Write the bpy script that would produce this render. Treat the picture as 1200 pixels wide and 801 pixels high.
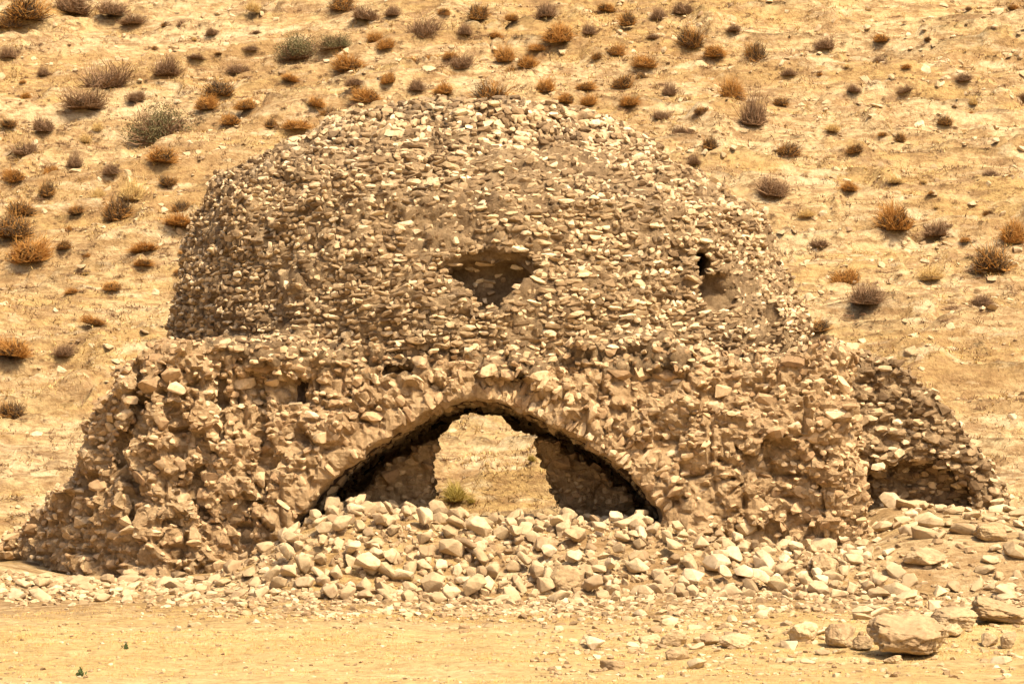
import bpy, bmesh, math, random
import numpy as np
from mathutils import Vector, Matrix
from mathutils.bvhtree import BVHTree

random.seed(7)
RNG = np.random.default_rng(7)
for o in list(bpy.data.objects):
    bpy.data.objects.remove(o, do_unlink=True)
scene = bpy.context.scene
COL = scene.collection

# ------------------------------------------------------------------ camera
CAM_Y, CAM_Z, FPX = -50.0, 1.5, 4000.0          # FPX: focal length in photo pixels (1200 wide)
cam = bpy.data.cameras.new('camera')
cam.sensor_width = 36.0
cam.lens = 36.0 * FPX / 1200.0
cam.shift_y = (570 - 400.5) / 1200.0
cam.clip_start = 0.5
cam.clip_end = 9000.0
camo = bpy.data.objects.new('camera', cam)
COL.objects.link(camo)
camo.location = (0, CAM_Y, CAM_Z)
camo.rotation_euler = (math.radians(90), 0, 0)
scene.camera = camo

# ------------------------------------------------------------------ sky and sun
SUN_EL = math.radians(55)
SUN_AZ = math.radians(140)                       # clockwise from +Y (behind the ruin) towards +X (right)
world = bpy.data.worlds.new('World')
scene.world = world
world.use_nodes = True
wn = world.node_tree
wn.nodes.clear()
sky = wn.nodes.new('ShaderNodeTexSky')
sky.sky_type = 'NISHITA'
sky.sun_disc = False
sky.sun_elevation = SUN_EL
sky.sun_rotation = SUN_AZ
sky.dust_density = 7.0
sky.air_density = 1.0
sky.ozone_density = 0.6
bg = wn.nodes.new('ShaderNodeBackground')
bg.inputs['Strength'].default_value = 0.09
wo = wn.nodes.new('ShaderNodeOutputWorld')
wn.links.new(sky.outputs[0], bg.inputs[0])
wn.links.new(bg.outputs[0], wo.inputs[0])
sl = bpy.data.lights.new('sun', 'SUN')
sl.energy = 4.1
sl.angle = math.radians(5.0)
sl.color = (1.0, 0.82, 0.57)
so = bpy.data.objects.new('sun', sl)
COL.objects.link(so)
sd = Vector((math.sin(SUN_AZ) * math.cos(SUN_EL), math.cos(SUN_AZ) * math.cos(SUN_EL), math.sin(SUN_EL)))
so.rotation_euler = sd.to_track_quat('Z', 'Y').to_euler()
so.location = sd * 60

scene.view_settings.view_transform = 'Standard'
scene.view_settings.look = 'None'
scene.view_settings.gamma = 1.0
scene.view_settings.exposure = 0.84
scene.render.engine = 'CYCLES'
scene.cycles.max_bounces = 5
scene.cycles.diffuse_bounces = 3
scene.cycles.glossy_bounces = 1

# ------------------------------------------------------------------ numpy noise
def _hash(ix, iy, iz, seed):
    n = (ix.astype(np.int64) * 374761393 + iy.astype(np.int64) * 668265263 +
         iz.astype(np.int64) * 2147483647 + seed * 974634533) & 0xFFFFFFFF
    n = ((n ^ (n >> 13)) * 1274126177) & 0xFFFFFFFF
    n = ((n ^ (n >> 16)) * 2246822519) & 0xFFFFFFFF
    n = n ^ (n >> 13)
    return (n & 0xFFFFFF).astype(np.float64) / float(0xFFFFFF) * 2.0 - 1.0

def vnoise(x, y, z, seed=0):
    x, y, z = np.broadcast_arrays(np.asarray(x, float), np.asarray(y, float), np.asarray(z, float))
    fx, fy, fz = np.floor(x), np.floor(y), np.floor(z)
    tx, ty, tz = x - fx, y - fy, z - fz
    tx = tx * tx * tx * (tx * (tx * 6 - 15) + 10)
    ty = ty * ty * ty * (ty * (ty * 6 - 15) + 10)
    tz = tz * tz * tz * (tz * (tz * 6 - 15) + 10)
    def c(a, b, d):
        return _hash(fx + a, fy + b, fz + d, seed)
    x00 = c(0,0,0) * (1-tx) + c(1,0,0) * tx
    x10 = c(0,1,0) * (1-tx) + c(1,1,0) * tx
    x01 = c(0,0,1) * (1-tx) + c(1,0,1) * tx
    x11 = c(0,1,1) * (1-tx) + c(1,1,1) * tx
    return (x00 * (1-ty) + x10 * ty) * (1-tz) + (x01 * (1-ty) + x11 * ty) * tz

def fbm(x, y, z, seed=0, octaves=3):
    s, a, t = 0.0, 1.0, 0.0
    for k in range(octaves):
        s = s + a * vnoise(x * 2.03**k, y * 2.03**k, z * 2.03**k, seed + 17 * k)
        t += a
        a *= 0.5
    return s / t

def cells(x, y, z, seed=0):
    """jittered cell pattern: (random value of the nearest cell, distance to the joint)"""
    fx, fy, fz = np.floor(x), np.floor(y), np.floor(z)
    d1 = np.full(x.shape, 9.0); d2 = np.full(x.shape, 9.0); val = np.zeros(x.shape); til = np.zeros(x.shape)
    for a in (-1, 0, 1):
        for b in (-1, 0, 1):
            for c in (-1, 0, 1):
                cx, cy, cz = fx + a, fy + b, fz + c
                px = cx + 0.5 + 0.42 * _hash(cx, cy, cz, seed)
                py = cy + 0.5 + 0.42 * _hash(cx, cy, cz, seed + 1)
                pz = cz + 0.5 + 0.42 * _hash(cx, cy, cz, seed + 2)
                d = np.sqrt((x - px) ** 2 + (y - py) ** 2 + (z - pz) ** 2)
                v = _hash(cx, cy, cz, seed + 3)
                nearer = d < d1
                d2 = np.where(nearer, d1, np.minimum(d2, d))
                val = np.where(nearer, v, val)
                til = np.where(nearer, (x - px) * _hash(cx, cy, cz, seed + 4) + (y - py) * _hash(cx, cy, cz, seed + 5) + (z - pz) * _hash(cx, cy, cz, seed + 6), til)
                d1 = np.where(nearer, d, d1)
    return val, d2 - d1, til

def sstep(a, b, x):
    t = np.clip((x - a) / (b - a), 0, 1)
    return t * t * (3 - 2 * t)

# ------------------------------------------------------------------ materials
def new_mat(name):
    m = bpy.data.materials.new(name)
    m.use_nodes = True
    nt = m.node_tree
    nt.nodes.clear()
    out = nt.nodes.new('ShaderNodeOutputMaterial')
    b = nt.nodes.new('ShaderNodeBsdfPrincipled')
    b.inputs['Roughness'].default_value = 0.95
    b.inputs['Specular IOR Level'].default_value = 0.12
    nt.links.new(b.outputs[0], out.inputs[0])
    return m, nt, b

def node(nt, t, **kw):
    n = nt.nodes.new(t)
    for k, v in kw.items():
        setattr(n, k, v)
    return n

def ramp(nt, fac, stops):
    r = node(nt, 'ShaderNodeValToRGB')
    e = r.color_ramp.elements
    while len(e) < len(stops):
        e.new(0.5)
    for i, (p, c) in enumerate(stops):
        e[i].position = p
        e[i].color = (c[0], c[1], c[2], 1)
    nt.links.new(fac, r.inputs[0])
    return r.outputs[0]

def noise(nt, vec, scale, detail=3.0, rough=0.55):
    n = node(nt, 'ShaderNodeTexNoise')
    n.inputs['Scale'].default_value = scale
    n.inputs['Detail'].default_value = detail
    n.inputs['Roughness'].default_value = rough
    nt.links.new(vec, n.inputs['Vector'])
    return n.outputs['Fac']

def world_pos(nt, scale=(1, 1, 1)):
    g = node(nt, 'ShaderNodeNewGeometry')
    mp = node(nt, 'ShaderNodeMapping')
    mp.inputs['Scale'].default_value = scale
    nt.links.new(g.outputs['Position'], mp.inputs['Vector'])
    return mp.outputs[0]

def mix(nt, fac, a, b, mode='MIX'):
    m = node(nt, 'ShaderNodeMix', data_type='RGBA', blend_type=mode)
    for sock, v in ((m.inputs[0], fac), (m.inputs[6], a), (m.inputs[7], b)):
        if hasattr(v, 'is_linked') or hasattr(v, 'links'):
            nt.links.new(v, sock)
        elif isinstance(v, (int, float)):
            sock.default_value = v
        else:
            sock.default_value = (v[0], v[1], v[2], 1)
    return m.outputs[2]

def maprange(nt, v, a, b, c=0.0, d=1.0):
    m = node(nt, 'ShaderNodeMapRange')
    m.inputs['From Min'].default_value = a
    m.inputs['From Max'].default_value = b
    m.inputs['To Min'].default_value = c
    m.inputs['To Max'].default_value = d
    nt.links.new(v, m.inputs['Value'])
    return m.outputs[0]

def add_bump(nt, bsdf, h, strength, dist):
    bp = node(nt, 'ShaderNodeBump')
    bp.inputs['Strength'].default_value = strength
    bp.inputs['Distance'].default_value = dist
    nt.links.new(h, bp.inputs['Height'])
    nt.links.new(bp.outputs[0], bsdf.inputs['Normal'])

def stone_mat(name, stops, lichen=None, lichen_amt=(0.55, 0.72), grain=14.0):
    """one stone = one shade (random per island and per object), with grain and lichen blotches"""
    m, nt, b = new_mat(name)
    g = node(nt, 'ShaderNodeNewGeometry')
    oi = node(nt, 'ShaderNodeObjectInfo')
    ad = node(nt, 'ShaderNodeMath', operation='ADD')
    fr = node(nt, 'ShaderNodeMath', operation='FRACT')
    nt.links.new(g.outputs['Random Per Island'], ad.inputs[0])
    nt.links.new(oi.outputs['Random'], ad.inputs[1])
    nt.links.new(ad.outputs[0], fr.inputs[0])
    col = ramp(nt, fr.outputs[0], stops)
    p = world_pos(nt)
    gr = noise(nt, p, grain, 4.0, 0.65)
    col = mix(nt, 0.75, col, ramp(nt, gr, [(0.25, (0.42, 0.38, 0.34)), (0.55, (1, 1, 1)), (0.8, (1.0, 0.98, 0.92))]), 'MULTIPLY')
    if lichen:
        ln = noise(nt, p, 1.1, 5.0, 0.7)
        l2 = noise(nt, p, 9.0, 3.0, 0.7)
        av = node(nt, 'ShaderNodeMath', operation='MULTIPLY_ADD')
        nt.links.new(l2, av.inputs[0])
        av.inputs[1].default_value = 0.45
        nt.links.new(ln, av.inputs[2])
        f = maprange(nt, av.outputs[0], lichen_amt[0] + 0.2, lichen_amt[1] + 0.2)
        col = mix(nt, f, col, lichen)
    nt.links.new(col, b.inputs['Base Color'])
    add_bump(nt, b, noise(nt, p, 28.0, 4.0, 0.7), 0.6, 0.02)
    return m

M = {}
M['dome_stone'] = stone_mat('dome_stone', [(0.0, (0.16, 0.105, 0.058)), (0.25, (0.29, 0.20, 0.112)), (0.6, (0.46, 0.335, 0.195)), (0.82, (0.63, 0.48, 0.295)), (1.0, (0.78, 0.64, 0.43))],
                            lichen=(0.13, 0.092, 0.058), lichen_amt=(0.58, 0.76))
M['wall_stone'] = stone_mat('wall_stone', [(0.0, (0.32, 0.205, 0.11)), (0.4, (0.50, 0.345, 0.195)), (0.85, (0.63, 0.465, 0.275)), (1.0, (0.72, 0.56, 0.36))],
                            lichen=(0.15, 0.11, 0.07), lichen_amt=(0.60, 0.78))
M['rubble_stone'] = stone_mat('rubble_stone', [(0.0, (0.27, 0.19, 0.11)), (0.15, (0.47, 0.35, 0.205)), (0.75, (0.61, 0.475, 0.295)), (1.0, (0.69, 0.555, 0.37))], lichen=(0.30, 0.20, 0.115), lichen_amt=(0.50, 0.78), grain=9.0)
M['gravel'] = stone_mat('gravel', [(0.0, (0.26, 0.175, 0.095)), (0.45, (0.44, 0.315, 0.18)), (0.85, (0.56, 0.43, 0.26)), (1.0, (0.68, 0.545, 0.36))], grain=9.0)
M['boulder_stone'] = stone_mat('boulder_stone', [(0.0, (0.42, 0.305, 0.17)), (1.0, (0.58, 0.44, 0.26))], lichen=(0.27, 0.18, 0.10), lichen_amt=(0.45, 0.74), grain=12.0)

def mortar_mat(name, stops, scale=2.2):
    m, nt, b = new_mat(name)
    p = world_pos(nt)
    n1 = noise(nt, p, scale, 6.0, 0.68)
    col = ramp(nt, n1, stops)
    n2 = noise(nt, p, 16.0, 4.0, 0.7)
    col = mix(nt, 0.7, col, ramp(nt, n2, [(0.3, (0.45, 0.4, 0.36)), (0.6, (1, 1, 1))]), 'MULTIPLY')
    nt.links.new(col, b.inputs['Base Color'])
    add_bump(nt, b, noise(nt, p, 11.0, 8.0, 0.8), 1.0, 0.09)
    return m

M['dome_mortar'] = mortar_mat('dome_mortar', [(0.3, (0.17, 0.112, 0.065)), (0.46, (0.33, 0.23, 0.13)), (0.68, (0.52, 0.375, 0.215))])
M['wall_mortar'] = mortar_mat('wall_mortar', [(0.28, (0.33, 0.21, 0.11)), (0.42, (0.56, 0.385, 0.21)), (0.68, (0.69, 0.505, 0.295))])
M['vault_shade_mortar'] = mortar_mat('vault_shade_mortar', [(0.3, (0.07, 0.05, 0.035)), (0.55, (0.15, 0.10, 0.065)), (0.75, (0.26, 0.17, 0.10))])  # vault faces: the interior's shade is painted into this darker mortar colour

def ground_mat():
    m, nt, b = new_mat('dry_ground')
    pa = world_pos(nt, (0.30, 1.0, 1.0))
    pi = world_pos(nt)
    straw = (0.52, 0.36, 0.155)
    soil = (0.29, 0.185, 0.10)
    pale = (0.66, 0.505, 0.285)
    n1 = noise(nt, pa, 0.55, 6.0, 0.65)
    n2 = noise(nt, pa, 2.6, 7.0, 0.72)
    n3 = noise(nt, pi, 7.0, 4.0, 0.7)
    n4 = noise(nt, pa, 0.33, 7.0, 0.7)
    col = mix(nt, maprange(nt, n1, 0.44, 0.58), straw, pale)
    col = mix(nt, maprange(nt, n2, 0.49, 0.61, 0.0, 0.8), col, soil)
    col = mix(nt, maprange(nt, n4, 0.47, 0.58, 0.0, 0.6), col, (0.39, 0.25, 0.115))
    n5 = noise(nt, world_pos(nt, (0.45, 1.6, 1.6)), 5.5, 6.0, 0.75)
    col = mix(nt, maprange(nt, n5, 0.48, 0.58, 0.0, 0.7), col, (0.30, 0.18, 0.08))
    n6 = noise(nt, world_pos(nt, (0.35, 1.2, 1.2)), 1.7, 6.0, 0.7)
    col = mix(nt, maprange(nt, n6, 0.54, 0.64, 0.0, 0.75), col, (0.70, 0.56, 0.35))
    g = node(nt, 'ShaderNodeNewGeometry')
    sx = node(nt, 'ShaderNodeSeparateXYZ')
    nt.links.new(g.outputs['Position'], sx.inputs[0])
    fy = node(nt, 'ShaderNodeMath', operation='MULTIPLY_ADD')
    nt.links.new(n1, fy.inputs[0]); fy.inputs[1].default_value = 5.0
    nt.links.new(sx.outputs['Y'], fy.inputs[2])
    turf = maprange(nt, fy.outputs[0], -1.6, -4.2, 0.0, 0.55)          # the level field in front is dry turf
    col = mix(nt, turf, col, (0.76, 0.56, 0.25))
    col = mix(nt, 0.8, col, ramp(nt, n3, [(0.28, (0.5, 0.44, 0.38)), (0.55, (1, 1, 1))]), 'MULTIPLY')
    nt.links.new(col, b.inputs['Base Color'])
    add_bump(nt, b, noise(nt, pi, 9.0, 6.0, 0.75), 1.0, 0.10)
    return m
M['ground'] = ground_mat()

def plant_mat(name, a, c, rough=0.9):
    m, nt, b = new_mat(name)
    g = node(nt, 'ShaderNodeNewGeometry')
    col = ramp(nt, g.outputs['Random Per Island'], [(0.0, a), (1.0, c)])
    nt.links.new(col, b.inputs['Base Color'])
    b.inputs['Roughness'].default_value = rough
    return m
M['straw'] = plant_mat('straw', (0.33, 0.155, 0.04), (0.54, 0.285, 0.08))
M['gold_straw'] = plant_mat('gold_straw', (0.52, 0.33, 0.10), (0.72, 0.50, 0.19))
M['pale_straw'] = plant_mat('pale_straw', (0.48, 0.32, 0.12), (0.68, 0.50, 0.22))
M['thorn'] = plant_mat('thorn', (0.15, 0.09, 0.05), (0.33, 0.205, 0.115))
M['dark_twig'] = plant_mat('dark_twig', (0.06, 0.042, 0.026), (0.13, 0.085, 0.048))
M['grey_leaf'] = plant_mat('grey_leaf', (0.10, 0.088, 0.04), (0.21, 0.18, 0.085))
M['yellow_leaf'] = plant_mat('yellow_leaf', (0.30, 0.24, 0.06), (0.50, 0.38, 0.10))
M['green_leaf'] = plant_mat('green_leaf', (0.06, 0.09, 0.03), (0.10, 0.13, 0.05))

# ------------------------------------------------------------------ object helpers
def mesh_np(name, v, f, mat, smooth=True):
    me = bpy.data.meshes.new(name)
    v = np.asarray(v, np.float32)
    f = np.asarray(f, np.int32)
    k = f.shape[1]
    me.vertices.add(len(v))
    me.vertices.foreach_set('co', v.ravel())
    me.loops.add(f.size)
    me.loops.foreach_set('vertex_index', f.ravel())
    me.polygons.add(len(f))
    me.polygons.foreach_set('loop_start', np.arange(0, f.size, k, dtype=np.int32))
    me.polygons.foreach_set('loop_total', np.full(len(f), k, np.int32))
    me.polygons.foreach_set('use_smooth', np.full(len(f), smooth, bool))
    me.update(calc_edges=True)
    me.validate()
    if mat:
        me.materials.append(mat)
    return me

def link(name, me, parent=None):
    o = bpy.data.objects.new(name, me)
    COL.objects.link(o)
    if parent is not None:
        o.parent = parent
    return o

def tag(o, label=None, cat=None, group=None, kind=None):
    if label: o['label'] = label
    if cat: o['category'] = cat
    if group: o['group'] = group
    if kind: o['kind'] = kind
    return o

# ------------------------------------------------------------------ terrain
MX = (np.array([-200, 0, 60, 150, 250, 300, 360, 410, 450, 520, 600, 700, 770, 830, 900, 1000, 1060, 1200, 1500]) - 600) / 80.0
MZ = np.array([0.25, 0.35, 0.2, 0.12, 0.2, 0.5, 0.9, 1.15, 1.1, 1.0, 0.95, 0.95, 0.95, 0.80, 0.65, 0.55, 0.75, 0.7, 0.6])

def terrain(x, y):
    x = np.asarray(x, float); y = np.asarray(y, float)
    # foreground: gentle fall towards the viewer, then level
    yy = np.maximum(y, -16)
    z = 0.055 * np.minimum(yy + 1.0, 0)
    # hillside
    t = y - 9.5 + 1.2 * vnoise(x * 0.08, y * 0.05, 0, 5) + 0.03 * x
    t = np.where(t > 0, t, 0)
    hill = 0.49 * (np.sqrt(t * t + 4) - 2)
    hill = np.where(hill > 55, 55 + 10 * np.tanh((hill - 55) / 40.0), hill)
    z = z + hill
    hm = sstep(8, 14, y)
    w = 0.25 * sstep(-20, 15, x) + 0.75
    tx = x * 0.22 + 0.06 * y
    z = z + hm * (0.55 * vnoise(x * 0.11, y * 0.17, 0, 11) + 0.26 * w * vnoise(tx, y * 0.75 - x * 0.10, 0, 12)
                  + 0.15 * w * vnoise(x * 0.55, y * 1.7 - x * 0.12, 0, 13))
    # eroded ledges following the contour
    rd = 1 - np.abs(vnoise(x * 0.30, y * 1.25 - x * np.where(x < 0, 0.22, 0.04), 3, 14))
    z = z + hm * w * 0.36 * sstep(0.74, 0.96, rd)
    rd = 1 - np.abs(vnoise(x * 0.9 + 3, y * 2.6 - x * 0.2, 5, 15))
    z = z + hm * w * 0.15 * sstep(0.72, 0.93, rd)
    # fine
    near = sstep(-40, -20, y) * (1 - sstep(60, 90, y))
    z = z + near * (0.035 * vnoise(x * 1.1, y * 1.3, 0, 21) + 0.022 * vnoise(x * 3.1, y * 3.7, 0, 22) + 0.05 * vnoise(x * 0.4, y * 0.5, 0, 23))
    # rubble heap against the front wall and on the floor under the vault
    m = np.interp(x, MX, MZ)
    ed = -2.9 + 0.5 * vnoise(x * 0.5, 0.3, 0, 31) + 0.8 * sstep(-2.8, -4.2, x)
    prof = sstep(0.0, 1.0, (y - ed) / (-ed - 0.1))
    back = 1 - sstep(7.5, 11, y)
    side = 1 - sstep(11, 15, np.abs(x))
    z = z + m * prof * back * side
    # bank on the right, at the foot of the outer wall
    z = z + 0.40 * sstep(4.6, 6.0, x) * sstep(-1.0, 3.5, y) * (1 - sstep(10, 14, y)) * (1 - sstep(12, 16, x))
    # low bank of stones and slabs in the right foreground
    z = z + 0.16 * sstep(2.0, 4.5, x) * np.exp(-((y + 7.8) / 1.2) ** 2) * (1 - sstep(11, 15, x))
    return z

def axis(segs):
    out = []
    for a, b, n in segs:
        out.append(np.linspace(a, b, n, endpoint=False))
    out.append(np.array([segs[-1][1]]))
    return np.concatenate(out)

gx = axis([(-3000, -300, 8), (-300, -40, 16), (-40, -14, 60), (-14, 14, 290), (14, 40, 60), (40, 300, 16), (300, 3000, 8)])
gy = axis([(-3000, -300, 8), (-300, -60, 10), (-60, -16, 50), (-16, 0, 180), (0, 10, 60), (10, 46, 380), (46, 70, 80), (70, 300, 40), (300, 4000, 10)])
GX, GY = np.meshgrid(gx, gy)
GZ = terrain(GX, GY)
nx, ny = len(gx), len(gy)
gi = np.arange(nx * ny).reshape(ny, nx)
gf = np.stack([gi[:-1, :-1], gi[:-1, 1:], gi[1:, 1:], gi[1:, :-1]], -1).reshape(-1, 4)
ground = link('ground', mesh_np('ground', np.stack([GX, GY, GZ], -1).reshape(-1, 3), gf, M['ground']))
tag(ground, 'dry golden ground rising into an eroded straw-coloured hillside', kind='structure')

def on_ground(px, py, dmin=30.0, dmax=220.0):
    """point of the terrain that lies on the line of sight through a photo pixel"""
    for a, b, st in ((dmin, dmax, 0.6), (None, None, 0.02)):
        if a is None:
            a, b = hitd - 0.62, hitd + 0.02
        d = np.arange(a, b, st)
        x = (px - 600) / FPX * d
        zr = CAM_Z + (570 - py) / FPX * d
        zt = terrain(x, d + CAM_Y)
        k = int(np.argmax(zt >= zr))
        hitd = float(d[k])
    return float(x[k]), float(d[k] + CAM_Y), float(zt[k]), float(d[k])

# ------------------------------------------------------------------ rock shapes
def rock_mesh(name, seed, mat, npts=16, dims=(1, 1, 1), rough=0.03, cuts=1, n=2.35, bev=0.2):
    """broken stone: convex facets with worn edges and a pitted face"""
    r = np.random.default_rng(seed)
    d = r.normal(size=(npts, 3)); d /= np.linalg.norm(d, axis=1)[:, None]
    p = d / (np.sum(np.abs(d) ** n, axis=1) ** (1 / n))[:, None] * r.uniform(0.80, 1.0, npts)[:, None]
    bm = bmesh.new()
    for q in p:
        bm.verts.new(q)
    bmesh.ops.convex_hull(bm, input=bm.verts)
    for q in [q for q in bm.verts if not q.link_faces]:
        bm.verts.remove(q)
    bmesh.ops.dissolve_limit(bm, angle_limit=math.radians(14), verts=bm.verts[:], edges=bm.edges[:])
    bmesh.ops.bevel(bm, geom=bm.edges[:], offset=bev, segments=2, profile=0.6, affect='EDGES', clamp_overlap=True)
    bmesh.ops.triangulate(bm, faces=bm.faces[:])
    for _ in range(cuts):
        le = [e for e in bm.edges if e.calc_length() > (0.16 if cuts < 3 else 0.09)]
        if le:
            bmesh.ops.subdivide_edges(bm, edges=le, cuts=1, use_grid_fill=True)
            bmesh.ops.triangulate(bm, faces=bm.faces[:])
    bmesh.ops.remove_doubles(bm, verts=bm.verts[:], dist=0.012)
    bmesh.ops.recalc_face_normals(bm, faces=bm.faces[:])
    bm.verts.index_update()
    v = np.array([q.co[:] for q in bm.verts]); f = np.array([[a.index for a in q.verts] for q in bm.faces])
    bm.free()
    k = seed * 1.37
    dd = fbm(v[:, 0] * 2.2 + k, v[:, 1] * 2.2, v[:, 2] * 2.2, seed, 2) + 0.5 * vnoise(v[:, 0] * 7, v[:, 1] * 7 + k, v[:, 2] * 7, seed)
    if cuts > 2:
        cr, ce_, ctl = cells(v[:, 0] * 2.2 + k, v[:, 1] * 2.2, v[:, 2] * 3.0, seed)
        dd = dd + 0.5 * cr + 0.9 * ctl - 0.6 * (1 - sstep(0.0, 0.12, ce_)) + 0.35 * vnoise(v[:, 0] * 16, v[:, 1] * 16, v[:, 2] * 16 + k, seed)
    v = v * (1 + rough * dd)[:, None] * np.array(dims)[None, :]
    return mesh_np(name, v, f, mat, smooth=True)

def hull_stone(seed, npts=15, n=3.2):
    """small angular building stone, about 26 triangles"""
    r = np.random.default_rng(seed)
    d = r.normal(size=(npts, 3))
    d /= np.linalg.norm(d, axis=1)[:, None]
    p = d / (np.sum(np.abs(d) ** n, axis=1) ** (1 / n))[:, None]
    p *= r.uniform(0.84, 1.0, npts)[:, None]
    bm = bmesh.new()
    for q in p:
        bm.verts.new(q)
    bmesh.ops.convex_hull(bm, input=bm.verts)
    for q in [q for q in bm.verts if not q.link_faces]:
        bm.verts.remove(q)
    bmesh.ops.triangulate(bm, faces=bm.faces)
    bmesh.ops.recalc_face_normals(bm, faces=bm.faces)
    bm.verts.index_update()
    v = np.array([q.co[:] for q in bm.verts])
    f = np.array([[a.index for a in q.verts] for q in bm.faces])
    bm.free()
    return v, f

STONES = [hull_stone(100 + i) for i in range(24)]

def merge(recs, shapes):
    vs, fs, off = [], [], 0
    for (mat4, k) in recs:
        v, f = shapes[k]
        vs.append(v @ mat4[:3, :3].T + mat4[:3, 3])
        fs.append(f + off)
        off += len(v)
    return np.concatenate(vs), np.concatenate(fs)

def frame(nrm, up=(0, 0, 1), roll=0.0, tilt=(0.0, 0.0)):
    """columns: tangent (horizontal), outward, upward along the surface"""
    n = np.asarray(nrm, float); n = n / (np.linalg.norm(n) + 1e-9)
    u = np.asarray(up, float)
    t = np.cross(n, u)
    if np.linalg.norm(t) < 0.2:
        t = np.cross(n, np.array([0.0, 1.0, 0.0]))
    t /= np.linalg.norm(t)
    b = np.cross(t, n)
    R = np.stack([t, n, b], 1)
    E = Matrix.Rotation(tilt[0], 3, 'X') @ Matrix.Rotation(roll, 3, 'Y') @ Matrix.Rotation(tilt[1], 3, 'Z')
    return R @ np.array(E)

def mat4(pos, R, s):
    m = np.eye(4)
    m[:3, :3] = R * np.asarray(s)[None, :]
    m[:3, 3] = pos
    return m

# ------------------------------------------------------------------ the domed ruin as a solid
XC, YC = -0.36, 5.25
PZ = np.array([2.0, 3.4, 4.25, 5.08, 5.79, 6.40, 6.75, 7.12, 7.40, 7.50])
PL = np.array([5.22, 5.16, 5.05, 4.94, 4.74, 4.38, 3.60, 2.95, 2.45, 0.4])
PR = np.array([5.20, 5.16, 5.06, 4.66, 4.42, 3.35, 2.90, 2.35, 1.90, 0.4])

def dome_radius(theta_x, z):
    """theta_x = cosine of the bearing (+1 right, -1 left)"""
    l = np.interp(z, PZ, PL); r = np.interp(z, PZ, PR)
    w = 0.5 + 0.5 * theta_x
    return l * (1 - w) + r * w

def px_front(pts, y=0.0):
    s = FPX / (y - CAM_Y)
    return np.array([[(a - 600) / s, CAM_Z + (570 - b) / s] for a, b in pts])

ARCH = px_front([(342, 690), (349, 610), (393, 561), (436, 526), (480, 498), (515, 477), (545, 467), (582, 470), (622, 486),
                 (662, 505), (700, 526), (744, 562), (776, 605), (784, 690)])
REAR = px_front([(500, 690), (503, 595), (505, 540), (516, 512), (530, 494), (546, 486), (588, 486), (606, 503), (626, 508),
                 (636, 532), (642, 552), (652, 575), (668, 604), (680, 690)], 2.0)
FAR = px_front([(470, 690), (478, 560), (500, 538), (514, 512), (530, 494), (546, 484), (566, 480), (588, 484), (606, 500), (626, 506),
                (640, 532), (662, 560), (690, 604), (700, 690)], 7.0)

def poly_sdf(px, pz, poly):
    """signed distance to a closed polygon in the x-z plane (negative inside), on a 2-D grid"""
    d = np.full(px.shape, 1e9); inside = np.zeros(px.shape, bool)
    n = len(poly)
    for i in range(n):
        a = poly[i]; b = poly[(i + 1) % n]
        e = b - a
        t = np.clip(((px - a[0]) * e[0] + (pz - a[1]) * e[1]) / (e @ e + 1e-12), 0, 1)
        d = np.minimum(d, np.hypot(px - a[0] - t * e[0], pz - a[1] - t * e[1]))
        c = ((a[1] > pz) != (b[1] > pz)) & (px < (b[0] - a[0]) * (pz - a[1]) / (b[1] - a[1] + 1e-12) + a[0])
        inside ^= c
    return np.where(inside, -d, d)

def smin(a, b, k):
    h = np.clip(0.5 + 0.5 * (b - a) / k, 0, 1)
    return b * (1 - h) + a * h - k * h * (1 - h)
def smax(a, b, k):
    return -smin(-a, -b, k)

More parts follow.
